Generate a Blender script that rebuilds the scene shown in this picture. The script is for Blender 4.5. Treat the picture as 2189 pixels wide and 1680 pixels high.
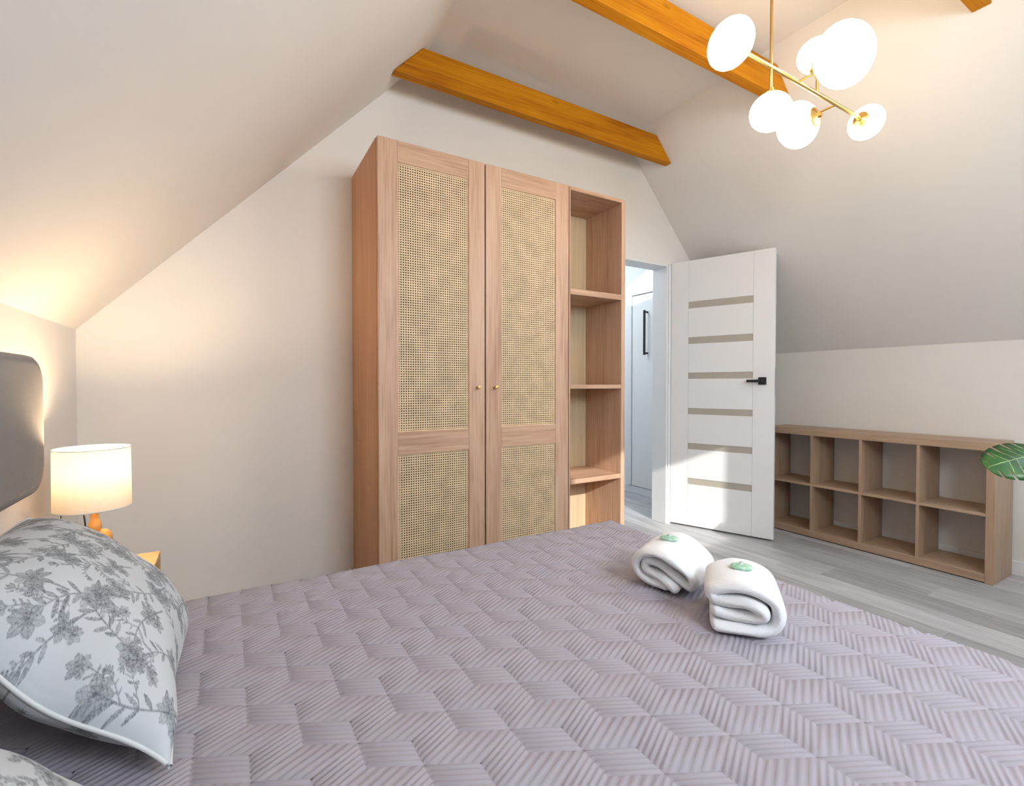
import bpy, bmesh, math, random
import numpy as np
from mathutils import Vector, Matrix

# ------------------------------------------------------------------ scene, camera, light
for o in list(bpy.data.objects):
    bpy.data.objects.remove(o, do_unlink=True)
SC = bpy.context.scene
COL = SC.collection
random.seed(7)

cam_data = bpy.data.cameras.new('camera')
cam_data.sensor_fit = 'HORIZONTAL'
cam_data.sensor_width = 36.0
cam_data.lens = 36.0 * 1024.0 / 2189.0
cam_data.clip_start = 0.02
cam = bpy.data.objects.new('camera', cam_data)
cam.location = (0, 0, 1.09)
cam.rotation_euler = (math.radians(89.0), 0, math.radians(-30.55))
COL.objects.link(cam)
SC.camera = cam

SC.view_settings.view_transform = 'Standard'
SC.view_settings.look = 'None'
SC.view_settings.gamma = 1.0
SC.view_settings.use_curve_mapping = False
SC.view_settings.exposure = 0.04
SC.cycles.max_bounces = 4
SC.cycles.diffuse_bounces = 4
SC.cycles.use_adaptive_sampling = True
SC.cycles.adaptive_threshold = 0.1
SC.cycles.adaptive_min_samples = 12
SC.cycles.light_sampling_threshold = 0.02
SC.cycles.glossy_bounces = 2
SC.cycles.transmission_bounces = 3
SC.cycles.transparent_max_bounces = 6
SC.cycles.caustics_reflective = False
SC.cycles.caustics_refractive = False

world = bpy.data.worlds.new('world')
SC.world = world
world.use_nodes = True
bg = world.node_tree.nodes['Background']
bg.inputs[0].default_value = (0.72, 0.86, 1.0, 1)
bg.inputs[1].default_value = 1.2


def add_light(name, kind, loc, direction, power, color, size=None, size_y=None, angle=None):
    d = bpy.data.lights.new(name, kind)
    d.energy = power
    d.color = color
    if kind == 'AREA':
        d.shape = 'RECTANGLE'
        d.size = size
        d.size_y = size_y
    if kind == 'SUN':
        d.angle = math.radians(angle)
    if kind == 'POINT' and size:
        d.shadow_soft_size = size
    o = bpy.data.objects.new(name, d)
    o.location = loc
    if direction is not None:
        o.rotation_euler = Vector(direction).to_track_quat('-Z', 'Y').to_euler()
    COL.objects.link(o)
    return o


SUN_DIR = Vector((0.30, 1.0, -0.48))
add_light('sun', 'SUN', (0, -6, 5), SUN_DIR, 4.2, (1.0, 0.95, 0.88), angle=0.6)
# daylight at the gable window; the roof window is an unseen addition for fill
add_light('gable_window_daylight', 'AREA', (1.20, -1.06, 1.9), (0.10, 1, -0.22), 41, (0.80, 0.90, 1.0), 1.1, 0.7)
add_light('added_roof_window_light', 'AREA', (3.05, -0.25, 2.12), (-0.72, 0.25, -0.68), 22, (0.76, 0.88, 1.0), 0.95, 0.9)
add_light('hall_fill_light', 'AREA', (2.6, 3.75, 2.42), (0.1, -0.1, -1), 14, (0.80, 0.90, 1.0), 0.9, 0.9)  # added fill under the hall ceiling

# ------------------------------------------------------------------ helpers
BASE = {}


def link(o, parent=None, kind=None, label=None, cat=None, group=None):
    COL.objects.link(o)
    if parent is not None:
        o.parent = parent
    tag(o, label, cat, group, kind)
    return o


def tag(o, label=None, cat=None, group=None, kind=None):
    if label:
        o['label'] = label
    if cat:
        o['category'] = cat
    if group:
        o['group'] = group
    if kind:
        o['kind'] = kind
    return o


def thing(name, loc, label=None, cat=None, group=None, kind=None):
    o = bpy.data.objects.new(name, None)
    o.empty_display_size = 0.05
    o.location = loc
    BASE[o.name] = Vector(loc)
    return link(o, None, kind, label, cat, group)


def world_base(o):
    return BASE.get(o.name, Vector((0, 0, 0))) if o is not None else Vector((0, 0, 0))


def mesh_obj(name, bm, mat, parent=None, smooth=False, **kw):
    """One mesh object from a bmesh in world coordinates; re-based on the parent's origin."""
    base = world_base(parent)
    if base.length > 0:
        bmesh.ops.translate(bm, vec=-base, verts=bm.verts)
    me = bpy.data.meshes.new(name)
    bm.to_mesh(me)
    bm.free()
    if smooth:
        me.polygons.foreach_set('use_smooth', [True] * len(me.polygons))
        if smooth != 'all':
            try:
                me.set_sharp_from_angle(angle=math.radians(38))
            except Exception:
                pass
    me.materials.append(mat)
    o = bpy.data.objects.new(name, me)
    link(o, parent, **kw)
    BASE[o.name] = base
    return o


def np_obj(name, verts, faces, mat, parent=None, smooth=True, attr=None, **kw):
    base = np.array(world_base(parent))
    v = np.asarray(verts, float) - base
    me = bpy.data.meshes.new(name)
    me.from_pydata(v.tolist(), [], faces if isinstance(faces, list) else faces.tolist())
    if smooth:
        me.polygons.foreach_set('use_smooth', [True] * len(me.polygons))
    if attr is not None:
        a = me.attributes.new('ink', 'FLOAT', 'POINT')
        a.data.foreach_set('value', np.asarray(attr, np.float32))
    me.materials.append(mat)
    o = bpy.data.objects.new(name, me)
    link(o, parent, **kw)
    BASE[o.name] = Vector(base.tolist())
    return o


def box(bm, x0, x1, y0, y1, z0, z1, bev=0.0, M=None, seg=1):
    mat = Matrix.Translation(((x0 + x1) / 2, (y0 + y1) / 2, (z0 + z1) / 2)) @ Matrix.Diagonal((abs(x1 - x0), abs(y1 - y0), abs(z1 - z0), 1))
    if M is not None:
        mat = M @ mat
    r = bmesh.ops.create_cube(bm, size=1.0, matrix=mat)
    if bev > 0:
        es = list({e for v in r['verts'] for e in v.link_edges})
        bmesh.ops.bevel(bm, geom=es, offset=bev, offset_type='OFFSET', segments=seg, profile=0.5, affect='EDGES')
    return bm


def B():
    return bmesh.new()


def bbox_obj(name, dims, mat, parent=None, bev=0.002, M=None, seg=1, **kw):
    bm = B()
    box(bm, *dims, bev=bev, M=M, seg=seg)
    return mesh_obj(name, bm, mat, parent, **kw)


def tube(bm, pts, r, seg=10, cap=True):
    pts = [Vector(p) for p in pts]
    n = len(pts)
    rs = r if isinstance(r, (list, tuple)) else [r] * n
    rings = []
    t0 = (pts[1] - pts[0]).normalized()
    ref = Vector((0, 0, 1)) if abs(t0.z) < 0.9 else Vector((1, 0, 0))
    nrm = t0.cross(ref).normalized()
    for i in range(n):
        t = (pts[min(i + 1, n - 1)] - pts[max(i - 1, 0)]).normalized()
        nrm = (nrm - t * nrm.dot(t)).normalized()
        b = t.cross(nrm)
        rings.append([bm.verts.new(pts[i] + (nrm * math.cos(a) + b * math.sin(a)) * rs[i]) for a in [2 * math.pi * k / seg for k in range(seg)]])
    for i in range(n - 1):
        for k in range(seg):
            bm.faces.new((rings[i][k], rings[i][(k + 1) % seg], rings[i + 1][(k + 1) % seg], rings[i + 1][k]))
    if cap:
        bm.faces.new(rings[0][::-1])
        bm.faces.new(rings[-1])
    return bm


def lathe(bm, prof, c, axis=(0, 0, 1), seg=32, cap=True):
    """prof: list of (radius, height along axis) from the centre c."""
    ax = Vector(axis).normalized()
    q = Vector((0, 0, 1)).rotation_difference(ax)
    c = Vector(c)
    rings = []
    for (r, h) in prof:
        if r < 1e-6:
            rings.append([bm.verts.new(c + ax * h)])
        else:
            rings.append([bm.verts.new(c + q @ Vector((r * math.cos(2 * math.pi * k / seg), r * math.sin(2 * math.pi * k / seg), h))) for k in range(seg)])
    for a, b in zip(rings[:-1], rings[1:]):
        for k in range(seg):
            k2 = (k + 1) % seg
            if len(a) == 1 and len(b) == 1:
                continue
            if len(a) == 1:
                bm.faces.new((a[0], b[k2], b[k]))
            elif len(b) == 1:
                bm.faces.new((a[k], a[k2], b[0]))
            else:
                bm.faces.new((a[k], a[k2], b[k2], b[k]))
    if cap:
        if len(rings[0]) > 1:
            bm.faces.new(rings[0][::-1])
        if len(rings[-1]) > 1:
            bm.faces.new(rings[-1])
    bmesh.ops.recalc_face_normals(bm, faces=bm.faces)
    return bm


def prism_xz(bm, pts, y0, y1):
    """Polygon in the XZ plane swept along Y."""
    a = [bm.verts.new((x, y0, z)) for x, z in pts]
    b = [bm.verts.new((x, y1, z)) for x, z in pts]
    n = len(pts)
    bm.faces.new(a)
    bm.faces.new(b[::-1])
    for i in range(n):
        j = (i + 1) % n
        bm.faces.new((a[i], b[i], b[j], a[j]))
    bmesh.ops.recalc_face_normals(bm, faces=bm.faces)
    return bm


# ------------------------------------------------------------------ materials
def new_mat(name):
    m = bpy.data.materials.new(name)
    m.use_nodes = True
    nt = m.node_tree
    return m, nt, nt.nodes['Principled BSDF']


def N(nt, t, **inp):
    n = nt.nodes.new(t)
    for k, v in inp.items():
        n.inputs[k.replace('_', ' ')].default_value = v
    return n


def rgba(c):
    return (c[0], c[1], c[2], 1)


def plain(name, c, rough=0.5, metal=0.0, noise=0.0, nscale=20.0, bump=0.0, bscale=200.0, spec=0.5, sheen=0.0):
    m, nt, bs = new_mat(name)
    bs.inputs['Base Color'].default_value = rgba(c)
    bs.inputs['Roughness'].default_value = rough
    bs.inputs['Metallic'].default_value = metal
    bs.inputs['Specular IOR Level'].default_value = spec
    if sheen:
        bs.inputs['Sheen Weight'].default_value = sheen
    tc = N(nt, 'ShaderNodeTexCoord')
    if noise > 0:
        nz = N(nt, 'ShaderNodeTexNoise', Scale=nscale, Detail=2.0)
        nt.links.new(tc.outputs['Object'], nz.inputs['Vector'])
        rp = N(nt, 'ShaderNodeValToRGB')
        rp.color_ramp.elements[0].position = 0.3
        rp.color_ramp.elements[1].position = 0.7
        rp.color_ramp.elements[0].color = rgba([v * (1 - noise) for v in c])
        rp.color_ramp.elements[1].color = rgba([min(1, v * (1 + noise)) for v in c])
        nt.links.new(nz.outputs['Fac'], rp.inputs['Fac'])
        nt.links.new(rp.outputs['Color'], bs.inputs['Base Color'])
    if bump > 0:
        nb = N(nt, 'ShaderNodeTexNoise', Scale=bscale, Detail=3.0)
        nt.links.new(tc.outputs['Object'], nb.inputs['Vector'])
        bp = N(nt, 'ShaderNodeBump', Strength=bump, Distance=0.002)
        nt.links.new(nb.outputs['Fac'], bp.inputs['Height'])
        nt.links.new(bp.outputs['Normal'], bs.inputs['Normal'])
    return m


def wood(name, c_dark, c_mid, c_light, axis='z', scale=1.0, rough=0.5, rnd=False, knots=0.0, contrast=1.0, grain=1.0, spec=0.4):
    """Streaky grain: stretched noise (broad figure) plus fine fibres, running along one axis."""
    m, nt, bs = new_mat(name)
    tc = N(nt, 'ShaderNodeTexCoord')
    src = tc.outputs['Object']
    if rnd:
        oi = N(nt, 'ShaderNodeObjectInfo')
        ad = nt.nodes.new('ShaderNodeVectorMath')
        ad.operation = 'MULTIPLY_ADD'
        nt.links.new(oi.outputs['Random'], ad.inputs[0])
        ad.inputs[1].default_value = (31.0, 17.0, 11.0)
        nt.links.new(tc.outputs['Object'], ad.inputs[2])
        src = ad.outputs[0]
    i = 'xyz'.index(axis)
    s1 = [9.0 * scale] * 3
    s1[i] = 0.9 * scale
    s2 = [95.0 * scale] * 3
    s2[i] = 3.2 * scale
    mp1 = N(nt, 'ShaderNodeMapping', Scale=s1)
    mp2 = N(nt, 'ShaderNodeMapping', Scale=s2)
    nt.links.new(src, mp1.inputs['Vector'])
    nt.links.new(src, mp2.inputs['Vector'])
    n1 = N(nt, 'ShaderNodeTexNoise', Scale=1.0, Detail=3.0, Roughness=0.6, Distortion=0.6)
    n2 = N(nt, 'ShaderNodeTexNoise', Scale=1.0, Detail=2.0, Roughness=0.65)
    nt.links.new(mp1.outputs[0], n1.inputs['Vector'])
    nt.links.new(mp2.outputs[0], n2.inputs['Vector'])
    mx = nt.nodes.new('ShaderNodeMath')
    mx.operation = 'MULTIPLY_ADD'
    nt.links.new(n2.outputs['Fac'], mx.inputs[0])
    mx.inputs[1].default_value = 0.45 * grain
    ml = nt.nodes.new('ShaderNodeMath')
    ml.operation = 'MULTIPLY'
    nt.links.new(n1.outputs['Fac'], ml.inputs[0])
    ml.inputs[1].default_value = 1.0 - 0.45 * grain
    nt.links.new(ml.outputs[0], mx.inputs[2])
    rp = N(nt, 'ShaderNodeValToRGB')
    rp.color_ramp.elements[0].position = 0.5 - 0.2 / contrast
    rp.color_ramp.elements[1].position = 0.5 + 0.2 / contrast
    rp.color_ramp.elements[0].color = rgba(c_dark)
    rp.color_ramp.elements[1].color = rgba(c_light)
    e = rp.color_ramp.elements.new(0.5)
    e.color = rgba(c_mid)
    nt.links.new(mx.outputs[0], rp.inputs['Fac'])
    out = rp.outputs['Color']
    if rnd:
        hsv = N(nt, 'ShaderNodeHueSaturation')
        mr = N(nt, 'ShaderNodeMapRange')
        mr.inputs['To Min'].default_value = 0.82
        mr.inputs['To Max'].default_value = 1.2
        nt.links.new(oi.outputs['Random'], mr.inputs['Value'])
        nt.links.new(mr.outputs[0], hsv.inputs['Value'])
        nt.links.new(out, hsv.inputs['Color'])
        out = hsv.outputs['Color']
    if knots > 0:
        vo = N(nt, 'ShaderNodeTexVoronoi', Scale=3.6)
        mk = N(nt, 'ShaderNodeMapping', Scale=[(0.62 if k == i else 1.6) for k in range(3)])
        nt.links.new(src, mk.inputs['Vector'])
        nt.links.new(mk.outputs[0], vo.inputs['Vector'])
        kr = N(nt, 'ShaderNodeValToRGB')
        kr.color_ramp.elements[0].position = 0.025
        kr.color_ramp.elements[1].position = 0.10
        kr.color_ramp.elements[0].color = (1, 1, 1, 1)
        kr.color_ramp.elements[1].color = (0, 0, 0, 1)
        nt.links.new(vo.outputs['Distance'], kr.inputs['Fac'])
        mm = nt.nodes.new('ShaderNodeMixRGB')
        ms = nt.nodes.new('ShaderNodeMath')
        ms.operation = 'MULTIPLY'
        ms.inputs[1].default_value = knots
        nt.links.new(kr.outputs['Color'], ms.inputs[0])
        nt.links.new(ms.outputs[0], mm.inputs['Fac'])
        nt.links.new(out, mm.inputs['Color1'])
        mm.inputs['Color2'].default_value = rgba([v * 0.22 for v in c_dark])
        out = mm.outputs['Color']
    nt.links.new(out, bs.inputs['Base Color'])
    bs.inputs['Roughness'].default_value = rough
    bs.inputs['Specular IOR Level'].default_value = spec
    return m


M_WALL = plain('wall_paint', (0.80, 0.768, 0.725), 0.9, noise=0.012, nscale=3.0, spec=0.2)
M_CEIL = plain('ceiling_paint', (0.80, 0.770, 0.735), 0.92, noise=0.012, nscale=2.0, spec=0.2)
M_HALL = plain('hall_paint', (0.84, 0.86, 0.87), 0.85, noise=0.01, spec=0.2)
M_WHITE = plain('white_lacquer', (0.82, 0.82, 0.82), 0.38, noise=0.006, nscale=6)
M_TRIM = plain('white_trim', (0.80, 0.81, 0.82), 0.45, noise=0.008, nscale=8)
M_GLASS_STRIP = plain('satin_glass', (0.46, 0.42, 0.355), 0.25, noise=0.02, nscale=9)
M_BLACK = plain('black_metal', (0.015, 0.016, 0.018), 0.4, noise=0.1, nscale=60)
M_STEEL = plain('hinge_steel', (0.62, 0.63, 0.65), 0.3, 1.0, noise=0.05, nscale=40)
M_BRASS = plain('brass', (0.80, 0.55, 0.20), 0.28, 1.0, noise=0.06, nscale=25)
M_FLOOR = wood('grey_laminate', (0.29, 0.285, 0.285), (0.455, 0.45, 0.455), (0.64, 0.645, 0.655), 'y', 1.0, 0.38, rnd=True)
M_SUBFLOOR = plain('floor_joint', (0.12, 0.115, 0.11), 0.8, noise=0.1, nscale=15)
M_WARD_V = wood('pink_oak_upright', (0.41, 0.24, 0.15), (0.57, 0.36, 0.24), (0.65, 0.445, 0.315), 'z', 1.0, 0.5, contrast=1.35)
M_WARD_H = wood('pink_oak_crosswise', (0.41, 0.24, 0.15), (0.57, 0.36, 0.24), (0.65, 0.445, 0.315), 'x', 1.0, 0.5, contrast=1.35)
M_WARD_SIDE = wood('oak_side_lamp_tint', (0.42, 0.20, 0.095), (0.53, 0.265, 0.13), (0.61, 0.33, 0.175), 'z', 1.0, 0.5)  # more orange than the front: warm lamp light put into the colour
M_WARD_BACK = wood('pale_back_board', (0.52, 0.40, 0.24), (0.63, 0.50, 0.32), (0.70, 0.58, 0.39), 'z', 0.8, 0.55)
M_WARD_DARK = plain('wardrobe_inside_shade', (0.10, 0.055, 0.03), 0.8, noise=0.1)  # shade inside the closed wardrobe put into the colour
M_CANE = plain('rattan_cane', (0.74, 0.555, 0.34), 0.55, noise=0.12, nscale=14)
M_BEAM = wood('honey_stained_pine', (0.30, 0.085, 0.002), (0.48, 0.175, 0.003), (0.58, 0.24, 0.006), 'x', 0.9, 0.6, contrast=1.3, knots=0.85, spec=0.15)
M_SHELF_Y = wood('oak_veneer_long', (0.33, 0.215, 0.135), (0.44, 0.30, 0.20), (0.50, 0.36, 0.25), 'y', 1.0, 0.45)
M_SHELF_Z = wood('oak_veneer_upright', (0.33, 0.215, 0.135), (0.44, 0.30, 0.20), (0.50, 0.36, 0.25), 'z', 1.0, 0.45)
M_NIGHT = wood('light_oak_nightstand', (0.52, 0.30, 0.13), (0.64, 0.40, 0.19), (0.70, 0.46, 0.24), 'x', 1.2, 0.5)
M_LAMPWOOD = wood('lamp_beech', (0.50, 0.24, 0.06), (0.60, 0.31, 0.085), (0.66, 0.37, 0.12), 'z', 1.6, 0.4)
M_HEAD = plain('grey_upholstery', (0.30, 0.285, 0.275), 0.95, noise=0.06, nscale=5, bump=0.35, bscale=420, spec=0.1)
M_SHEET = plain('white_sheet', (0.72, 0.72, 0.73), 0.9, noise=0.02, bump=0.1)
M_BEDFRAME = plain('grey_bed_base', (0.28, 0.27, 0.265), 0.95, noise=0.06, nscale=8, bump=0.3, bscale=400)
M_QUILT = plain('mauve_microfibre', (0.383, 0.350, 0.393), 0.82, noise=0.03, nscale=2.2, spec=0.25)
M_TOWEL = plain('white_terry', (0.86, 0.86, 0.87), 1.0, noise=0.015, bump=0.8, bscale=520, sheen=0.3)
M_POT = plain('white_ceramic', (0.75, 0.74, 0.72), 0.3, noise=0.01)
M_SOIL = plain('potting_soil', (0.05, 0.035, 0.025), 1.0, noise=0.4, nscale=70, bump=0.8, bscale=120)
M_STEM = plain('plant_stem', (0.10, 0.22, 0.05), 0.5, noise=0.1)


def emission_mat(name, c, strength):
    m, nt, bs = new_mat(name)
    bs.inputs['Base Color'].default_value = (0.9, 0.88, 0.84, 1)
    bs.inputs['Roughness'].default_value = 0.25
    lw = N(nt, 'ShaderNodeTexNoise', Scale=3.0)
    mr = N(nt, 'ShaderNodeMapRange')
    mr.inputs['To Min'].default_value = strength * 0.96
    mr.inputs['To Max'].default_value = strength * 1.04
    nt.links.new(lw.outputs['Fac'], mr.inputs['Value'])
    bs.inputs['Emission Color'].default_value = rgba(c)
    nt.links.new(mr.outputs[0], bs.inputs['Emission Strength'])
    m.cycles.emission_sampling = 'FRONT'
    return m


M_GLOBE = emission_mat('lit_opal_glass', (1.0, 0.76, 0.46), 13.0)


def shade_mat():
    m, nt, bs = new_mat('linen_shade')
    out = nt.nodes['Material Output']
    tc = N(nt, 'ShaderNodeTexCoord')
    nz = N(nt, 'ShaderNodeTexNoise', Scale=180.0, Detail=2.0)
    nt.links.new(tc.outputs['Object'], nz.inputs['Vector'])
    rp = N(nt, 'ShaderNodeValToRGB')
    rp.color_ramp.elements[0].color = (0.82, 0.70, 0.55, 1)
    rp.color_ramp.elements[1].color = (0.90, 0.80, 0.66, 1)
    nt.links.new(nz.outputs['Fac'], rp.inputs['Fac'])
    df = N(nt, 'ShaderNodeBsdfDiffuse')
    tr = N(nt, 'ShaderNodeBsdfTranslucent')
    mx = N(nt, 'ShaderNodeMixShader')
    mx.inputs[0].default_value = 0.065
    nt.links.new(rp.outputs['Color'], df.inputs['Color'])
    nt.links.new(rp.outputs['Color'], tr.inputs['Color'])
    nt.links.new(df.outputs[0], mx.inputs[1])
    nt.links.new(tr.outputs[0], mx.inputs[2])
    nt.links.new(mx.outputs[0], out.inputs['Surface'])
    return m


M_SHADE = shade_mat()


def pane_mat():
    m, nt, bs = new_mat('clear_pane')
    out = nt.nodes['Material Output']
    t = N(nt, 'ShaderNodeBsdfTransparent')
    g = N(nt, 'ShaderNodeBsdfGlossy', Roughness=0.02)
    mx = N(nt, 'ShaderNodeMixShader')
    mx.inputs[0].default_value = 0.06
    nt.links.new(t.outputs[0], mx.inputs[1])
    nt.links.new(g.outputs[0], mx.inputs[2])
    nt.links.new(mx.outputs[0], out.inputs['Surface'])
    return m


M_PANE = pane_mat()


def print_mat():
    m, nt, bs = new_mat('floral_cotton')
    at = N(nt, 'ShaderNodeAttribute')
    at.attribute_name = 'ink'
    tc = N(nt, 'ShaderNodeTexCoord')
    nz = N(nt, 'ShaderNodeTexNoise', Scale=260.0, Detail=2.0)
    nt.links.new(tc.outputs['Object'], nz.inputs['Vector'])
    mr = N(nt, 'ShaderNodeMapRange')
    mr.inputs['From Min'].default_value = 0.3
    mr.inputs['From Max'].default_value = 0.65
    mr.inputs['To Min'].default_value = 0.55
    mr.inputs['To Max'].default_value = 1.0
    nt.links.new(nz.outputs['Fac'], mr.inputs['Value'])
    ml = nt.nodes.new('ShaderNodeMath')
    ml.operation = 'MULTIPLY'
    nt.links.new(at.outputs['Fac'], ml.inputs[0])
    nt.links.new(mr.outputs[0], ml.inputs[1])
    mx = nt.nodes.new('ShaderNodeMixRGB')
    mx.inputs['Color1'].default_value = (0.57, 0.60, 0.63, 1)
    mx.inputs['Color2'].default_value = (0.055, 0.065, 0.08, 1)
    nt.links.new(ml.outputs[0], mx.inputs['Fac'])
    nt.links.new(mx.outputs['Color'], bs.inputs['Base Color'])
    bs.inputs['Roughness'].default_value = 0.9
    bs.inputs['Specular IOR Level'].default_value = 0.2
    bp = N(nt, 'ShaderNodeBump', Strength=0.08, Distance=0.001)
    nt.links.new(nz.outputs['Fac'], bp.inputs['Height'])
    nt.links.new(bp.outputs['Normal'], bs.inputs['Normal'])
    return m


M_PRINT = print_mat()
M_PIPING = plain('white_cotton_piping', (0.68, 0.70, 0.715), 0.9, noise=0.03, nscale=40)


def soap_mat():
    m, nt, bs = new_mat('pale_green_soap')
    tc = N(nt, 'ShaderNodeTexCoord')
    nz = N(nt, 'ShaderNodeTexNoise', Scale=55.0, Detail=2.0)
    nt.links.new(tc.outputs['Object'], nz.inputs['Vector'])
    rp = N(nt, 'ShaderNodeValToRGB')
    rp.color_ramp.elements[0].position = 0.38
    rp.color_ramp.elements[1].position = 0.66
    rp.color_ramp.elements[0].color = (0.30, 0.55, 0.40, 1)
    rp.color_ramp.elements[1].color = (0.58, 0.76, 0.58, 1)
    nt.links.new(nz.outputs['Fac'], rp.inputs['Fac'])
    nt.links.new(rp.outputs['Color'], bs.inputs['Base Color'])
    bs.inputs['Roughness'].default_value = 0.15
    return m


M_SOAP = soap_mat()
M_FILM = plain('clear_film', (0.80, 0.86, 0.82), 0.1, noise=0.05, nscale=60)


def leaf_mat():
    m, nt, bs = new_mat('monstera_leaf')
    tc = N(nt, 'ShaderNodeTexCoord')
    nz = N(nt, 'ShaderNodeTexNoise', Scale=14.0, Detail=4.0)
    nt.links.new(tc.outputs['Object'], nz.inputs['Vector'])
    rp = N(nt, 'ShaderNodeValToRGB')
    rp.color_ramp.elements[0].color = (0.004, 0.030, 0.008, 1)
    rp.color_ramp.elements[1].color = (0.022, 0.115, 0.008, 1)
    nt.links.new(nz.outputs['Fac'], rp.inputs['Fac'])
    nt.links.new(rp.outputs['Color'], bs.inputs['Base Color'])
    bs.inputs['Roughness'].default_value = 0.42
    return m


M_LEAF = leaf_mat()
M_VEIN = plain('leaf_vein', (0.32, 0.42, 0.16), 0.5, noise=0.1)

# ------------------------------------------------------------------ room shell
XL, XR = -0.54, 3.87
YW, YG = 2.603, -1.10            # wardrobe wall, gable wall behind the camera
KL, KR = 1.315, 1.345            # knee wall heights
SL, SR = 1.06, 1.10              # roof slopes
ZC = 2.87                        # flat ceiling
CL = XL + (ZC - KL) / SL
CR = XR - (ZC - KR) / SR
DX0, DX1, DZ = 2.215, 2.945, 2.02  # door opening
YH = YW + 0.137                  # hall side of the wardrobe wall


def roofL(x):
    return KL + SL * (x - XL)


def roofR(x):
    return KR + SR * (XR - x)


# floor: a dark bed with one board per object on it
floor = bbox_obj('floor', (XL - 0.02, XR + 0.02, YG - 0.02, 4.72, -0.06, -0.012), M_SUBFLOOR, bev=0, kind='structure', label='grey wood-look laminate floor')
plank_cache = {}
PW, PL = 0.192, 1.28


def plank(x0, x1, y0, y1):
    key = (round(x1 - x0, 3), round(y1 - y0, 3))
    if key not in plank_cache:
        bm = B()
        box(bm, -(x1 - x0) / 2 + 0.0007, (x1 - x0) / 2 - 0.0007, -(y1 - y0) / 2 + 0.0007, (y1 - y0) / 2 - 0.0007, -0.012, 0.0, bev=0.0012)
        me = bpy.data.meshes.new('floor_board')
        bm.to_mesh(me)
        bm.free()
        me.materials.append(M_FLOOR)
        plank_cache[key] = me
    o = bpy.data.objects.new('floor_board', plank_cache[key])
    o.location = ((x0 + x1) / 2, (y0 + y1) / 2, 0)
    link(o, floor)


offs = [0.0, 0.43, 0.86, 0.21, 0.64, 1.07]
k = 0
x = XL
while x < XR - 1e-4:
    x1 = min(x + PW, XR)
    ytop = 4.7 if (x1 > 2.05 and x < 3.5) else YW
    y = YG - offs[k % 6]
    while y < ytop:
        a, b = max(y, YG), min(y + PL, ytop)
        if b - a > 0.03:
            plank(x, x1, a, b)
        y += PL
    x = x1
    k += 1

# wardrobe wall with the door opening
bm = B()
prism_xz(bm, [(XL - 0.1, -0.012), (DX0, -0.012), (DX0, DZ), (DX1, DZ), (DX1, -0.012), (XR + 0.1, -0.012), (XR + 0.1, roofR(XR + 0.1)), (CR, ZC), (CL, ZC), (XL - 0.1, roofL(XL - 0.1))], YW, YH)
mesh_obj('wall_back', bm, M_WALL, kind='structure', label='cream gable wall behind the wardrobe')
bbox_obj('wall_left', (XL - 0.1, XL, YG, YW, -0.012, KL), M_WALL, bev=0, kind='structure', label='low cream knee wall behind the headboard')
bbox_obj('wall_right', (XR, XR + 0.1, YG, YW, -0.012, KR), M_WALL, bev=0, kind='structure', label='low pale knee wall behind the cube shelf')
bm = B()
prism_xz(bm, [(XL - 0.1, KL - 0.1 * SL), (XL, KL), (CL, ZC), (CL, ZC + 0.14), (XL - 0.1, KL + 0.04)], YG, YW)
mesh_obj('ceiling_slope_left', bm, M_CEIL, kind='structure', label='cream sloping ceiling above the headboard')
# right slope; the roof window opening is added, thick edges keep direct sun out
RW_Y0, RW_Y1, RW_X0, RW_X1 = -0.75, 0.25, 2.72, 3.38
bm = B()


def slope_piece(bm, xa, xb, ya, yb):
    prism_xz(bm, [(xa, roofR(xa)), (xb, roofR(xb)), (xb, roofR(xb) + 0.24), (xa, roofR(xa) + 0.24)], ya, yb)


slope_piece(bm, CR, XR + 0.1, RW_Y1, YW)
slope_piece(bm, CR, XR + 0.1, YG, RW_Y0)
slope_piece(bm, CR, RW_X0, RW_Y0, RW_Y1)
slope_piece(bm, RW_X1, XR + 0.1, RW_Y0, RW_Y1)
mesh_obj('ceiling_slope_right', bm, M_CEIL, kind='structure', label='cream sloping ceiling above the cube shelf')
bbox_obj('ceiling', (CL - 0.1, CR + 0.1, YG, YH, ZC, ZC + 0.12), M_CEIL, bev=0, kind='structure', label='flat cream ceiling strip at the ridge')

# gable wall behind the camera, with the window that lets the sun in
GX0, GX1, GZ0, GZ1 = 0.62, 2.14, 1.53, 2.285
bm = B()
yo = YG - 0.10
prism_xz(bm, [(XL - 0.1, -0.012), (XR + 0.1, -0.012), (XR + 0.1, KR), (XR, KR), (XR - (GZ0 - KR) / SR, GZ0), (XL + (GZ0 - KL) / SL, GZ0), (XL - 0.1, KL)], yo, YG)
prism_xz(bm, [(XL + (GZ0 - KL) / SL, GZ0), (GX0, GZ0), (GX0, GZ1), (XL + (GZ1 - KL) / SL, GZ1)], yo, YG)
prism_xz(bm, [(GX1, GZ0), (XR - (GZ0 - KR) / SR, GZ0), (XR - (GZ1 - KR) / SR, GZ1), (GX1, GZ1)], yo, YG)
prism_xz(bm, [(XL + (GZ1 - KL) / SL, GZ1), (XR - (GZ1 - KR) / SR, GZ1), (CR, ZC + 0.1), (CL, ZC + 0.1)], yo, YG)
mesh_obj('wall_front', bm, M_WALL, kind='structure', label='cream gable wall with the window')
w1 = thing('window_1', ((GX0 + GX1) / 2, yo, GZ0), label='wide white gable window', kind='structure')
bm = B()
for d in ((GX0, GX0 + 0.03, yo, yo + 0.05, GZ0, GZ1), (GX1 - 0.03, GX1, yo, yo + 0.05, GZ0, GZ1), (GX0 + 0.03, GX1 - 0.03, yo, yo + 0.05, GZ0, GZ0 + 0.03), (GX0 + 0.03, GX1 - 0.03, yo, yo + 0.05, GZ1 - 0.012, GZ1)):
    box(bm, *d)
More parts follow.
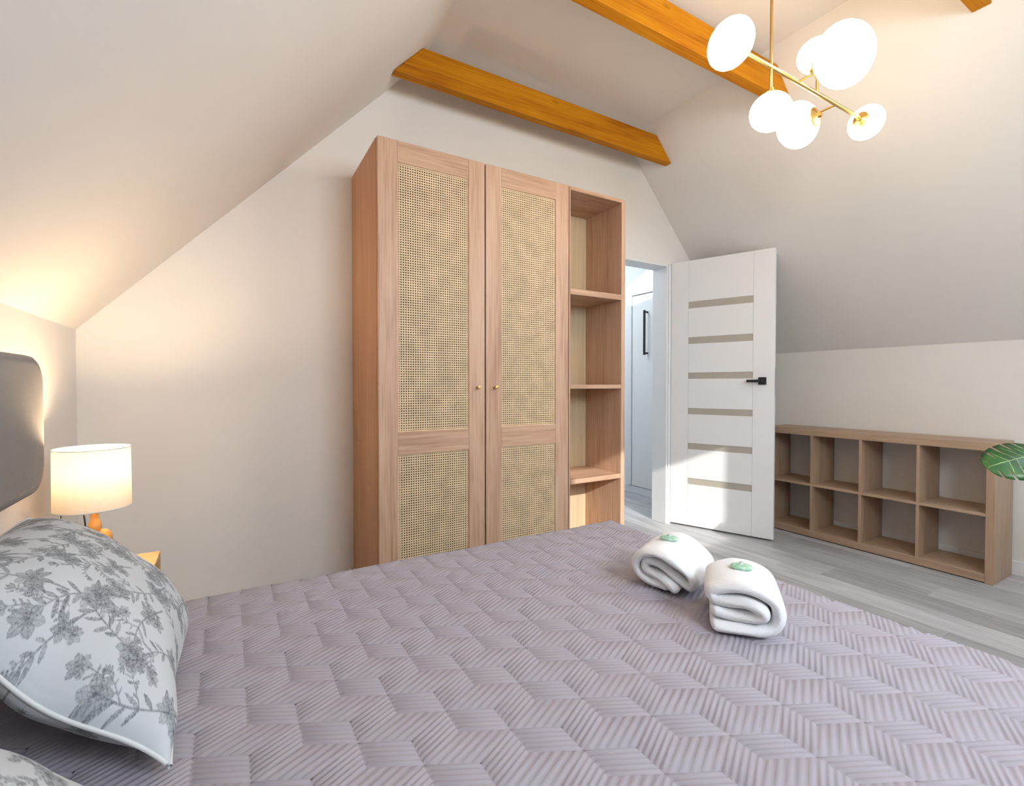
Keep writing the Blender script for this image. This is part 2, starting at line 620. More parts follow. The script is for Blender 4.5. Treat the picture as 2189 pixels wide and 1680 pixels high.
mesh_obj('window_frame', bm, M_TRIM, w1)
bbox_obj('window_pane', (GX0 + 0.03, GX1 - 0.03, yo + 0.02, yo + 0.026, GZ0 + 0.03, GZ1 - 0.012), M_PANE, w1, bev=0)
w2 = thing('added_roof_window', (RW_X0, RW_Y0, roofR(RW_X0)), label='unseen white roof window added for soft light', kind='structure')  # invented window, gives the soft fill light a source
bm = B()
for (xa, xb, ya, yb) in ((RW_X0, RW_X0 + 0.04, RW_Y0, RW_Y1), (RW_X1 - 0.04, RW_X1, RW_Y0, RW_Y1), (RW_X0 + 0.04, RW_X1 - 0.04, RW_Y0, RW_Y0 + 0.05), (RW_X0 + 0.04, RW_X1 - 0.04, RW_Y1 - 0.05, RW_Y1)):
    prism_xz(bm, [(xa, roofR(xa) + 0.07), (xb, roofR(xb) + 0.07), (xb, roofR(xb) + 0.19), (xa, roofR(xa) + 0.19)], ya, yb)
mesh_obj('window_frame', bm, M_TRIM, w2)
bm = B()
prism_xz(bm, [(RW_X0 + 0.04, roofR(RW_X0 + 0.04) + 0.09), (RW_X1 - 0.04, roofR(RW_X1 - 0.04) + 0.09), (RW_X1 - 0.04, roofR(RW_X1 - 0.04) + 0.1), (RW_X0 + 0.04, roofR(RW_X0 + 0.04) + 0.1)], RW_Y0 + 0.05, RW_Y1 - 0.05)
mesh_obj('window_pane', bm, M_PANE, w2)

# baseboards
bbox_obj('baseboard_right', (XR - 0.014, XR, YG + 0.02, YW - 0.001, 0, 0.085), M_TRIM, bev=0.003, kind='structure', label='white baseboard along the right knee wall')
bbox_obj('baseboard_left', (XL, XL + 0.014, YG + 0.02, YW - 0.001, 0, 0.085), M_TRIM, bev=0.003, kind='structure', label='white baseboard along the left knee wall')
bbox_obj('baseboard_back', (XL + 0.015, 0.555, YW - 0.014, YW, 0, 0.085), M_TRIM, bev=0.003, kind='structure', label='white baseboard left of the wardrobe')

# door lining
bm = B()
box(bm, DX0, DX0 + 0.018, YW - 0.004, YH + 0.004, 0, DZ, bev=0.002)
box(bm, DX1 - 0.016, DX1, YW - 0.004, YH + 0.004, 0, DZ, bev=0.002)
box(bm, DX0 + 0.018, DX1 - 0.016, YW - 0.004, YH + 0.004, DZ - 0.016, DZ, bev=0.002)
box(bm, DX1, DX1 + 0.022, YW - 0.012, YW - 0.001, 0, DZ + 0.004, bev=0.002)
mesh_obj('trim_1', bm, M_TRIM, kind='structure', label='white lining of the doorway')

# hall beyond the doorway
HXR = 3.5
bbox_obj('wall_hall_right', (HXR, HXR + 0.1, YH, 4.7, -0.012, 2.5), M_HALL, bev=0, kind='structure', label='white hall wall')
bbox_obj('wall_hall_left', (1.95, 2.05, YH, 4.7, -0.012, 2.5), M_HALL, bev=0, kind='structure', label='white hall side wall')
bbox_obj('wall_hall_end', (1.95, HXR + 0.1, 4.7, 4.8, -0.012, 2.5), M_HALL, bev=0, kind='structure', label='white hall end wall')
bbox_obj('ceiling_hall', (1.95, HXR + 0.1, YH, 4.8, 2.5, 2.6), M_HALL, bev=0, kind='structure', label='white hall ceiling')
bbox_obj('baseboard_hall', (HXR - 0.014, HXR, YH + 0.01, 4.69, 0, 0.075), M_TRIM, bev=0.003, kind='structure', label='white baseboard in the hall')
d2 = thing('door_2', (HXR, 3.1, 0), label='plain white hall door with a long black pull', kind='structure')
bbox_obj('door_leaf', (HXR - 0.022, HXR - 0.002, 2.86, 3.525, 0.08, 1.97), M_WHITE, d2, bev=0.003)
bm = B()
box(bm, HXR - 0.03, HXR - 0.002, 3.53, 3.59, 0.08, 2.03, bev=0.003)
box(bm, HXR - 0.03, HXR - 0.002, 2.8, 3.529, 1.975, 2.03, bev=0.003)
mesh_obj('door_frame', bm, M_TRIM, d2)
h = bbox_obj('pull_handle', (HXR - 0.075, HXR - 0.057, 3.312, 3.330, 1.375, 1.805), M_BLACK, d2, bev=0.002)
bm = B()
box(bm, HXR - 0.057, HXR - 0.022, 3.314, 3.328, 1.385, 1.40)
box(bm, HXR - 0.057, HXR - 0.022, 3.314, 3.328, 1.78, 1.795)
mesh_obj('handle_post', bm, M_BLACK, h)

# open bedroom door, hinged at the right of the opening
HP = Vector((2.972, 2.596, 0))
FE = Vector((3.236, 1.926, 0))
du = (FE - HP).normalized()
dn = Vector((du.y, -du.x, 0))          # normal facing the camera
if dn.x > 0:
    dn = -dn
DM = Matrix(((du.x, dn.x, 0, HP.x), (du.y, dn.y, 0, HP.y), (0, 0, 1, 0), (0, 0, 0, 1)))
DW = 0.722
door = thing('door_1', HP, label='open white door with six narrow glass strips', kind='structure')
U0, U1 = 0.134, 0.584


def dbox(name, u0, u1, t0, t1, z0, z1, mat, parent=door, bev=0.0015, **kw):
    return bbox_obj(name, (u0, u1, t0, t1, z0, z1), mat, parent, bev=bev, M=DM, **kw)


TH = 0.04
dbox('door_stile', 0.0, U0 - 0.0008, -TH, 0, 0.012, 2.032, M_WHITE)
dbox('door_stile', U1 + 0.0008, DW, -TH, 0, 0.012, 2.032, M_WHITE)
strips = [(1.670, 1.720), (1.400, 1.450), (1.134, 1.181), (0.864, 0.911), (0.597, 0.644), (0.328, 0.376)]
zs = [2.032] + [v for s in strips for v in (s[1], s[0])] + [0.012]
for i in range(0, len(zs), 2):
    dbox('door_panel', U0, U1, -TH, -0.0005, zs[i + 1], zs[i], M_WHITE)
for a, b in strips:
    dbox('glass_strip', U0, U1, -TH + 0.012, -0.005, a, b, M_GLASS_STRIP, bev=0)
hd = dbox('rosette', 0.622, 0.672, 0, 0.009, 1.090, 1.142, M_BLACK)
dbox('lever', 0.553, 0.657, 0.038, 0.050, 1.106, 1.125, M_BLACK, hd)
dbox('lever_neck', 0.640, 0.656, 0.009, 0.040, 1.107, 1.124, M_BLACK, hd)
dbox('latch_plate', DW, DW + 0.002, -0.031, -0.009, 1.02, 1.20, M_STEEL, bev=0)
for zc in (1.77, 0.27):
    bm = B()
    tube(bm, [DM @ Vector((-0.009, 0.006, zc - 0.045)), DM @ Vector((-0.009, 0.006, zc + 0.045))], 0.007, 12)
    mesh_obj('hinge', bm, M_STEEL, door, smooth=True)

# ------------------------------------------------------------------ exposed collar beams
BZ0, BZ1 = 2.642, 2.803


def beam(y0, y1, label):
    bm = B()
    g = 0.002
    pts = [(XL + (BZ0 - KL) / SL + g, BZ0), (XR - (BZ0 - KR) / SR - g, BZ0), (XR - (BZ1 - KR) / SR - g, BZ1), (XL + (BZ1 - KL) / SL + g, BZ1)]
    prism_xz(bm, pts, y0, y1)
    bmesh.ops.bevel(bm, geom=list(bm.edges), offset=0.003, segments=1, affect='EDGES')
    o = mesh_obj('ceiling_beam', bm, M_BEAM, label=label, cat='beam', group='honey-stained collar beams under the ceiling')
    o.data.transform(Matrix.Translation((0, -y0, 0)))
    o.location = (0, y0, 0)
    return o


beam(2.352, 2.406, 'honey-stained wooden beam just above the wardrobe')
beam(1.512, 1.572, 'honey-stained wooden beam behind the globe chandelier')
beam(0.709, 0.771, 'honey-stained beam cut off at the top right corner of the picture')

# ------------------------------------------------------------------ wardrobe with cane doors
YF = 2.103
WX0, WXM, WX1, WZ = 0.560, 1.604, 2.018, 2.173
ward = thing('wardrobe', (WX0, YF, 0), label='tall pinkish oak wardrobe with two woven cane doors', cat='wardrobe')
t = 0.018
bbox_obj('side_panel', (WX0, WX0 + t, YF + 0.0205, YW - 0.003, 0, WZ), M_WARD_SIDE, ward)
bbox_obj('side_panel', (WXM - 0.012, WXM, YF + 0.021, YW - 0.003, 0, WZ), M_WARD_V, ward)
bbox_obj('top_panel', (WX0 + t, WXM - 0.012, YF + 0.021, YW - 0.003, WZ - t, WZ), M_WARD_H, ward)
bbox_obj('bottom_panel', (WX0 + t, WXM - 0.012, YF + 0.021, YW - 0.003, 0.06, 0.06 + t), M_WARD_H, ward)
bbox_obj('back_panel', (WX0 + t, WXM - 0.012, YW - 0.010, YW - 0.004, 0.06 + t, WZ - t), M_WARD_DARK, ward, bev=0)
bbox_obj('plinth', (WX0 + t, WXM - 0.012, YF + 0.05, YF + 0.066, 0, 0.06), M_WARD_H, ward)


def cane(bm, x0, x1, z0, z1, y):
    p = 0.0111
    nx = max(1, round((x1 - x0) / p))
    nz = max(1, round((z1 - z0) / p))
    px, pz = (x1 - x0) / nx, (z1 - z0) / nz
    w = 0.0027
    for i in range(nx + 1):
        xx = min(max(x0 + i * px, x0 + w), x1 - w)
        box(bm, xx - w, xx + w, y, y + 0.0012, z0, z1)
    for j in range(nz + 1):
        zz = min(max(z0 + j * pz, z0 + w), z1 - w)
        box(bm, x0, x1, y - 0.0011, y, zz - w, zz + w)


def ward_door(x0, x1, pz_knob_x, side):
    z0, z1 = 0.062, WZ
    leaf = thing_part('door', ward)
    a, b = x0 + 0.088, x1 - 0.086
    y0, y1 = YF, YF + 0.02
    zr = [(z0, z0 + 0.095), (0.774, 0.876), (2.079, z1)]
    bbox_obj('stile', (x0, a, y0, y1, z0, z1), M_WARD_V, leaf, bev=0.0012)
    bbox_obj('stile', (b, x1, y0, y1, z0, z1), M_WARD_V, leaf, bev=0.0012)
    for (q0, q1) in zr:
        bbox_obj('rail', (a + 0.0003, b - 0.0003, y0 + 0.0005, y1, q0, q1), M_WARD_H, leaf, bev=0.0008)
    for (q0, q1) in ((zr[0][1], zr[1][0]), (zr[1][1], zr[2][0])):
        bm = B()
        cane(bm, a, b, q0, q1, y0 + 0.008)
        mesh_obj('cane_panel', bm, M_CANE, leaf, kind='stuff')
        bbox_obj('cane_hole_shade', (a - 0.004, b + 0.004, y0 + 0.0215, y0 + 0.0245, q0 - 0.004, q1 + 0.004), M_WARD_DARK, leaf, bev=0)  # dark sheet standing in for the shade behind the cane holes
    bm = B()
    lathe(bm, [(0.006, 0), (0.0045, 0.004), (0.004, 0.010), (0.0085, 0.015), (0.0095, 0.019), (0.008, 0.0235), (0.0, 0.025)], (pz_knob_x, y0, 1.077), (0, -1, 0), 16)
    mesh_obj('knob', bm, M_BRASS, leaf, smooth=True, label='small brass knob')


def thing_part(name, parent):
    o = bpy.data.objects.new(name, None)
    o.empty_display_size = 0.03
    link(o, parent)
    BASE[o.name] = world_base(parent)
    return o


ward_door(WX0 + 0.003, 1.0855, 1.046, 0)
ward_door(1.0925, WXM - 0.004, 1.142, 1)

# open shelf unit standing against the wardrobe
unit = thing('open_shelf_unit', (WXM, YF, 0), label='narrow open oak shelf unit between wardrobe and doorway', cat='shelf unit')
UB = 2.43
bbox_obj('side_panel', (WXM + 0.0005, WXM + 0.010, YF, YW - 0.003, 0, WZ), M_WARD_V, unit)
bbox_obj('side_panel', (WX1 - 0.030, WX1, YF, YW - 0.003, 0, WZ), M_WARD_V, unit)
bbox_obj('top_panel', (WXM + 0.010, WX1 - 0.030, YF, UB, WZ - 0.020, WZ), M_WARD_H, unit)
for zt_, th_ in ((1.618, 0.032), (1.090, 0.023), (0.564, 0.027), (0.085, 0.025)):
    bbox_obj('shelf', (WXM + 0.010, WX1 - 0.030, YF + 0.001, UB, zt_ - th_, zt_), M_WARD_H, unit)
bbox_obj('back_panel', (WXM + 0.010, WX1 - 0.030, UB, UB + 0.012, 0, WZ), M_WARD_BACK, unit, bev=0, label='pale unfinished back board')
bbox_obj('plinth', (WXM + 0.010, WX1 - 0.030, YF + 0.03, YF + 0.045, 0, 0.06), M_WARD_H, unit)

# ------------------------------------------------------------------ cube shelf by the right wall
cx0, cx1 = 3.555, 3.855
cy0, cy1, cz = 0.893, 2.192, 0.772
cube = thing('cube_shelf', (cx0, (cy0 + cy1) / 2, 0), label='low oak shelf with eight square open compartments', cat='shelf')
T = 0.045
bbox_obj('top_panel', (cx0, cx1, cy0, cy1, cz - T, cz), M_SHELF_Y, cube)
bbox_obj('bottom_panel', (cx0, cx1, cy0 + T - 0.008, cy1 - T + 0.008, 0.006, 0.006 + T), M_SHELF_Y, cube)
bbox_obj('side_panel', (cx0, cx1, cy0, cy0 + T - 0.008, 0.0, cz - T), M_SHELF_Z, cube)
bbox_obj('side_panel', (cx0, cx1, cy1 - T + 0.008, cy1, 0.0, cz - T), M_SHELF_Z, cube)
bbox_obj('shelf', (cx0 + 0.002, cx1, cy0 + T - 0.008, cy1 - T + 0.008, 0.367, 0.384), M_SHELF_Y, cube, bev=0.001)
for yc in (1.2315, 1.5375, 1.842):
    for za, zb in ((0.051, 0.367), (0.384, cz - T)):
        bbox_obj('divider', (cx0 + 0.001, cx1, yc - 0.008, yc + 0.008, za, zb), M_SHELF_Z, cube, bev=0.001)

# ------------------------------------------------------------------ bed
ZB = 0.50
BX1, BY0, BY1 = 1.440, -0.03, 1.585
bed = thing('bed', (0.45, 0.78, 0), label='large low bed under the mauve quilt', cat='bed')
bbox_obj('bed_base', (XL + 0.02, BX1 - 0.05, BY0 + 0.04, BY1 - 0.05, 0.07, 0.28), M_BEDFRAME, bed, bev=0.012, seg=2)
bbox_obj('mattress', (XL + 0.02, BX1 - 0.035, BY0 + 0.03, BY1 - 0.03, 0.28, ZB - 0.016), M_SHEET, bed, bev=0.03, seg=3)
for lx in (XL + 0.08, BX1 - 0.13):
    for ly in (BY0 + 0.1, BY1 - 0.12):
        bbox_obj('leg', (lx, lx + 0.05, ly, ly + 0.05, 0, 0.07), M_BLACK, bed, bev=0.003)

# quilt: rhombille quilting, every rib modelled, draped over the sides of the bed
QW, QS, QH = 0.0775, 0.040, 0.060
QX, QY = 0.953, 0.47
QDROP = 0.30
NR, NA, NT = 5, 4, 4           # ribs per cell, steps along a rib, steps across one rib


def fold(p, hgt):
    """Flat pattern coordinates -> draped 3-D points (rounded over the bed's edge)."""
    x, y = p[:, 0].copy(), p[:, 1].copy()
    r = 0.028
    X = x.copy()
    Y = y.copy()
    Z = np.full_like(x, ZB)
    NX = np.zeros_like(x)
    NY = np.zeros_like(x)
    NZ = np.ones_like(x)

    def side(c, lim, sgn):
        d = sgn * (c - lim) + r
        arc = r * math.pi / 2
        th = np.clip(d / r, 0, math.pi / 2)
        out = np.where(d > 0, r * np.sin(th) - r, d - r)
        dz = np.where(d > 0, -(r - r * np.cos(th)), 0.0) - np.where(d > arc, d - arc, 0.0)
        return sgn * out + lim, dz, np.where(d > 0, np.sin(th), 0.0), np.where(d > 0, np.cos(th), 1.0)
    X, dz1, sx, c1 = side(x, BX1, 1)
    Y2, dz2, sy, c2 = side(y, BY1, 1)
    Y3, dz3, sy3, c3 = side(y, BY0, -1)
    Y = np.where(y > (BY0 + BY1) / 2, Y2, Y3)
    dzy = np.where(y > (BY0 + BY1) / 2, dz2, dz3)
    nyv = np.where(y > (BY0 + BY1) / 2, sy, -sy3)
    cy = np.where(y > (BY0 + BY1) / 2, c2, c3)
    Z = ZB + np.minimum(dz1, dzy)
    corner = (dz1 < 0) & (dzy < 0)
    fx = np.where(dz1 <= dzy, sx, 0.0)
    fy = np.where(dzy < dz1, nyv, 0.0)
    fz = np.minimum(c1, cy)
    # a little looseness in the hanging part
    hang = np.clip((ZB - Z) / 0.25, 0, 1)
    wav = 0.012 * hang * (np.sin(x * 9.0) + np.sin(y * 11.0 + 1.0) + 1.2)
    P = np.stack([X + fx * (hgt + wav), Y + fy * (hgt + wav), Z + fz * hgt], 1)
    return P


def build_quilt():
    V, F = [], []
    base = 0
    vv = np.array([QW, -QS])
    uu = np.array([QW, QS])
    ww = np.array([0.0, QH])
    prof_t = np.linspace(0, 1, NR * NT + 1)
    rib = np.abs(np.sin(math.pi * NR * prof_t)) ** 0.75
    xmin, xmax = XL + 0.03, BX1 + QDROP
    ymin, ymax = BY0 - QDROP, BY1 + QDROP
    j0, j1 = int((ymin - QY) / 0.1) - 2, int((ymax - QY) / 0.1) + 2
    i1 = int((xmax - xmin) / (2 * QW)) + 8
    cells = []
    for j in range(j0, j1 + 1):
        for i in range(-i1, i1 + 1):
            hx = QX + 2 * QW * i + QW * (j % 2)
            hy = QY + 0.1 * j
            if hx < xmin - QW or hx > xmax + QW or hy < ymin - 0.1 or hy > ymax + 0.1:
                continue
            C = np.array([hx, hy + QH / 2 - QS])
            cells.append((C - vv - ww, vv, ww))      # left cell, shallow ribs
            cells.append((C - ww, uu, ww))           # right cell
            cells.append((C - vv, vv * 0 + uu, vv))  # top rhombus: ribs along u, stacked along v
    rs = np.random.RandomState(3)
    for (o, ra, ac) in cells:
        s = np.array([0, 0.045, 0.5, 0.955, 1.0])
        tt, ss = np.meshgrid(prof_t, s, indexing='ij')
        p = o[None, :] + tt.reshape(-1, 1) * ac[None, :] + ss.reshape(-1, 1) * ra[None, :]
        p[:, 0] = np.clip(p[:, 0], xmin, xmax)
        p[:, 1] = np.clip(p[:, 1], ymin, ymax)
        endf = np.where((ss == 0) | (ss == 1), 0.0, 1.0)
        hh = 0.0029 * np.repeat(rib[:, None], NA + 1, 1) * endf * (0.85 + 0.3 * rs.rand())
        if ac is ww:
            hh = hh - 0.0011 * (1 - endf)      # stitched seam between the columns
        hh = hh.reshape(-1)
        # broad, slight unevenness of the filling
        hh = hh + 0.002 * np.sin(p[:, 0] * 5.1 + 0.7) * np.sin(p[:, 1] * 4.3) + 0.0012 * np.sin(p[:, 0] * 13 + p[:, 1] * 9)
        P = fold(p, hh)
        n = NA + 1
        V.append(P)
        for a in range(NR * NT):
            for b in range(NA):
                q = base + a * n + b
                F.append((q, q + 1, q + n + 1, q + n))
        base += len(P)
    V = np.concatenate(V)
    return V, F


qv, qf = build_quilt()
quilt = np_obj('quilt', qv, qf, M_QUILT, None, smooth=True, label='mauve grey quilt with zigzag ribbed quilting spread over the bed', cat='quilt')
bmq = B()
bmq.from_mesh(quilt.data)
bmesh.ops.dissolve_degenerate(bmq, dist=1e-6, edges=bmq.edges)
bmesh.ops.remove_doubles(bmq, verts=bmq.verts, dist=2e-4)
bmesh.ops.recalc_face_normals(bmq, faces=bmq.faces)
up = sum(f.normal.z for f in bmq.faces if f.calc_center_median().z > ZB - 0.01)
if up < 0:
    bmesh.ops.reverse_faces(bmq, faces=bmq.faces)
for f in bmq.faces:
    f.smooth = True
bmq.to_mesh(quilt.data)
bmq.free()

# upholstered panel on the wall
hx1 = -0.455
bm = B()
r = 0.075
ya, yb, za, zb = -0.32, 1.868, 0.788, 1.170
pts = []
for (cy_, cz_, a0) in ((yb - r, zb - r, 0), (ya + r, zb - r, 90), (ya + r, za + r, 180), (yb - r, za + r, 270)):
    for k_ in range(9):
        a = math.radians(a0 + 90 * k_ / 8)
        pts.append((cy_ + r * math.cos(a), cz_ + r * math.sin(a)))
prof = [(XL + 0.002, 0.0), (hx1 - 0.022, 0.0), (hx1 - 0.010, 0.004), (hx1 - 0.002, 0.013), (hx1, 0.026)]
rings = []
cyc, czc = (ya + yb) / 2, (za + zb) / 2
for (xx, ins) in prof:
    ring = []
    for (py, pz) in pts:
        dy, dz = py - cyc, pz - czc
        ring.append(bm.verts.new((xx, cyc + dy * (1 - ins / ((yb - ya) / 2)), czc + dz * (1 - ins / ((zb - za) / 2)))))
    rings.append(ring)
nP = len(pts)
for a_, b_ in zip(rings[:-1], rings[1:]):
    for k_ in range(nP):
        bm.faces.new((a_[k_], a_[(k_ + 1) % nP], b_[(k_ + 1) % nP], b_[k_]))
bm.faces.new(rings[-1])
bm.faces.new(rings[0][::-1])
bmesh.ops.recalc_face_normals(bm, faces=bm.faces)
mesh_obj('headboard', bm, M_HEAD, smooth=True, label='grey upholstered headboard panel with rounded corners on the wall', cat='headboard')


# ------------------------------------------------------------------ floral pillows
def draw_print(Lu, Lv, res, seed, sprigs):
    """Ink density on a Lu x Lv metre cloth: toile-like sprays of stems, leaves and blossoms."""
    nu, nv = int(Lu / res) + 1, int(Lv / res) + 1
    U = np.linspace(0, Lu, nu)
    Vv = np.linspace(0, Lv, nv)
    D = np.zeros((nu, nv))
    rs = np.random.RandomState(seed)

    def stamp(cx_, cy_, rad, fn):
        i0, i1 = np.searchsorted(U, cx_ - rad), np.searchsorted(U, cx_ + rad)
        j0, j1 = np.searchsorted(Vv, cy_ - rad), np.searchsorted(Vv, cy_ + rad)
        if i1 <= i0 or j1 <= j0:
            return
        uu, vv_ = np.meshgrid(U[i0:i1], Vv[j0:j1], indexing='ij')
        D[i0:i1, j0:j1] = np.maximum(D[i0:i1, j0:j1], fn(uu - cx_, vv_ - cy_))

    def leaf(x, y, ang, ln, wd, dark=0.85):
        ca, sa = math.cos(ang), math.sin(ang)
        mx_, my_ = x + ca * ln / 2, y + sa * ln / 2

        def fn(a, b):
            s = (a * ca + b * sa) / (ln / 2)
            d = (-a * sa + b * ca) / (wd / 2)
            prof_ = np.clip(1 - s ** 2, 0, 1) ** 0.8
            gap = prof_ - np.abs(d)
            inside = np.clip(gap * 8, 0, 1)
            hatch = 0.42 + 0.38 * np.cos(d * 7 + s * 8) ** 2
            rim = np.clip(1 - np.abs(gap - 0.16) * 5, 0, 1) * 0.5
            vein = np.clip(1 - np.abs(d) * 5, 0, 1) * 0.45
            return np.clip(inside * (hatch + rim + vein), 0, 1) * dark
        stamp(mx_, my_, ln / 2 + wd, fn)

    def line(x0, y0, x1, y1, w, dark=0.8):
        n = max(2, int(math.hypot(x1 - x0, y1 - y0) / (w * 0.7)))
        for q in np.linspace(0, 1, n):
            xx, yy = x0 + (x1 - x0) * q, y0 + (y1 - y0) * q
            stamp(xx, yy, w * 2, lambda a, b: np.clip(1.6 - np.hypot(a, b) / (w / 2) * 0.9, 0, 1) * dark)

    def blossom(x, y, R_, dark=0.85):
        npet = rs.randint(5, 8)
        a0 = rs.rand() * 6.28
        for q in range(npet):
            a = a0 + 6.28 * q / npet
            leaf(x + math.cos(a) * R_ * 0.12, y + math.sin(a) * R_ * 0.12, a, R_ * 0.95, R_ * 0.72, dark * (0.6 + 0.3 * rs.rand()))
        for q in range(npet):
            a = a0 + 6.28 * (q + 0.5) / npet
            leaf(x, y, a, R_ * 0.55, R_ * 0.3, dark)
        stamp(x, y, R_ * 0.3, lambda a, b: (np.hypot(a, b) < R_ * 0.16) * dark)

    def spray(x, y, ang, size, depth=2):
        """A curved stem with leaf pairs, ending in a blossom or bud."""
        curv = rs.uniform(-1.4, 1.4)
        n = 12
        ln = size / n
        a = ang
        px_, py_ = x, y
        for q in range(n):
            a += curv / n
            qx, qy = px_ + math.cos(a) * ln, py_ + math.sin(a) * ln
            line(px_, py_, qx, qy, 0.0026 if depth > 1 else 0.0019)
            if q > 1 and q % 2 == 0:
                for sd in (1, -1):
                    if rs.rand() < 0.85:
                        leaf(qx, qy, a + sd * rs.uniform(0.5, 1.1), size * rs.uniform(0.18, 0.30), size * rs.uniform(0.05, 0.085), rs.uniform(0.65, 0.95))
            if depth > 1 and q in (4, 7, 9):
                spray(qx, qy, a + rs.choice((-1, 1)) * rs.uniform(0.6, 1.2), size * rs.uniform(0.4, 0.6), depth - 1)
            px_, py_ = qx, qy
        if depth > 1:
            blossom(px_, py_, size * 0.20)
        elif rs.rand() < 0.65:
            blossom(px_, py_, size * 0.24)
        else:
            for da in (-0.5, 0, 0.5):
                leaf(px_, py_, a + da, size * 0.26, size * 0.09)

    for (x, y, ang, size) in sprigs:
        spray(x, y, ang, size)
        blossom(x, y, size * 0.19)
        blossom(x + math.cos(ang + 2.2) * size * 0.2, y + math.sin(ang + 2.2) * size * 0.2, size * 0.15)
        for da in (2.6, 3.3, 4.0, -1.8):
            leaf(x, y, ang + da, size * 0.32, size * 0.10)
        line(x, y, x - math.cos(ang + 0.1) * size * 0.55, y - math.sin(ang + 0.1) * size * 0.55, 0.0032)
    return U, Vv, D


def pillow(name, corners, Lu, Lv, bulge_top, bulge_bot, res, seed, label, sprigs):
    """corners: near-bottom, far-bottom, far-top, near-top seam corners in world space; u runs near -> far, v bottom -> top."""
    BN, BF, TF, TN = [np.array(c, float) for c in corners]
    U, Vv, D = draw_print(Lu, Lv, res, seed, sprigs)
    nu, nv = len(U), len(Vv)
    u, v = np.meshgrid(U / Lu, Vv / Lv, indexing='ij')
    nrm = np.cross(BF - BN, TN - BN)
    nrm /= np.linalg.norm(nrm)
    if nrm[2] < 0:
        nrm = -nrm
    a, b = 2 * u - 1, 2 * v - 1
    # seam outline: sides pulled in a little between pointed corners
    pin = 0.05
    uu = 0.5 + 0.5 * a * (1 - pin * (1 - b ** 2) ** 1.0)
    vv_ = 0.5 + 0.5 * b * (1 - pin * (1 - a ** 2) ** 1.0)
    base = (BN[None, None] * ((1 - uu) * (1 - vv_))[..., None] + BF[None, None] * (uu * (1 - vv_))[..., None]
            + TF[None, None] * (uu * vv_)[..., None] + TN[None, None] * ((1 - uu) * vv_)[..., None])
    # the seam waves a little
    seam = 0.010 * np.sin(9 * v + 1.0) * (1 - np.abs(a)) ** 0 * np.exp(-((1 + a) / 0.25)) + 0.006 * np.sin(11 * u) * np.exp(-((1 + b) / 0.25))
    prof_ = (np.clip(1 - np.abs(a) ** 2.6, 0, 1) * np.clip(1 - np.abs(b) ** 2.6, 0, 1)) ** 0.62
    wr = (0.0035 * np.sin(16 * u + 7 * v) + 0.003 * np.sin(23 * v - 9 * u + 1) + 0.004 * np.sin(9 * (u + v))) * (1 - prof_ * 0.75) * np.clip(prof_ * 6, 0, 1)
    top = base + nrm * (seam + bulge_top * prof_ + wr)[..., None]
    bot = base + nrm * (seam - bulge_bot * prof_ + wr * 0.6)[..., None]
    bot[..., 2] = np.maximum(bot[..., 2], ZB + 0.008)
    top[..., 2] = np.maximum(top[..., 2], ZB + 0.010)
    for arr in (top, bot):
        arr[..., 0] = np.maximum(arr[..., 0], XL + 0.004)
    th = thing(name, ((BN + BF) / 2).tolist(), label=label, cat='pillow', group='floral pillows at the head of the bed')

    def grid(P, flip):
        idx = np.arange(nu * nv).reshape(nu, nv)
        f = np.stack([idx[:-1, :-1], idx[1:, :-1], idx[1:, 1:], idx[:-1, 1:]], -1).reshape(-1, 4)
        if flip:
            f = f[:, ::-1]
        return P.reshape(-1, 3), f
    vt, ft = grid(top, False)
    vb, fb = grid(bot, True)
    verts = np.concatenate([vt, vb])
    faces = np.concatenate([ft, fb + len(vt)])
    n0 = np.cross(vt[ft[0][1]] - vt[ft[0][0]], vt[ft[0][2]] - vt[ft[0][0]])
    ink = np.concatenate([D.reshape(-1), D[::-1].reshape(-1)])
    np_obj('pillow_case', verts, faces, M_PRINT, th, smooth=True, attr=ink)
    st = max(1, int(0.012 / res))
    ring = [top[i, 0] for i in range(0, nu, st)] + [top[-1, j] for j in range(0, nv, st)] + [top[i, -1] for i in range(nu - 1, -1, -st)] + [top[0, j] for j in range(nv - 1, -1, -st)]
    bm = B()
    tube(bm, [Vector(p.tolist()) for p in ring], 0.0035, 6, cap=False)
    mesh_obj('piping', bm, M_PIPING, th, smooth='all')
    return th


_rs = np.random.RandomState(11)
SPRIGS = []
for _i in range(6):
    for _j in range(5):
        SPRIGS.append((0.055 + 0.11 * _i + 0.055 * (_j % 2) * 0.8 + _rs.uniform(-0.012, 0.012), 0.05 + 0.10 * _j + _rs.uniform(-0.012, 0.012), _rs.uniform(1.4, 3.2), _rs.uniform(0.095, 0.135)))
PIL1 = ((-0.086, 0.862, 0.517), (-0.090, 1.345, 0.535), (-0.425, 1.600, 0.765), (-0.435, 1.000, 0.790))
pillow('pillow', PIL1, 0.66, 0.50, 0.115, 0.075, 0.0016, 5, 'large white floral-print pillow leaning below the bedside lamp',
       SPRIGS)
PIL2 = ((-0.130, 0.14, 0.530), (-0.135, 0.790, 0.545), (-0.430, 0.885, 0.710), (-0.440, 0.18, 0.720))
pillow('pillow', PIL2, 0.66, 0.50, 0.13, 0.05, 0.004, 9, 'white floral-print pillow cut off at the bottom left corner',
       SPRIGS)

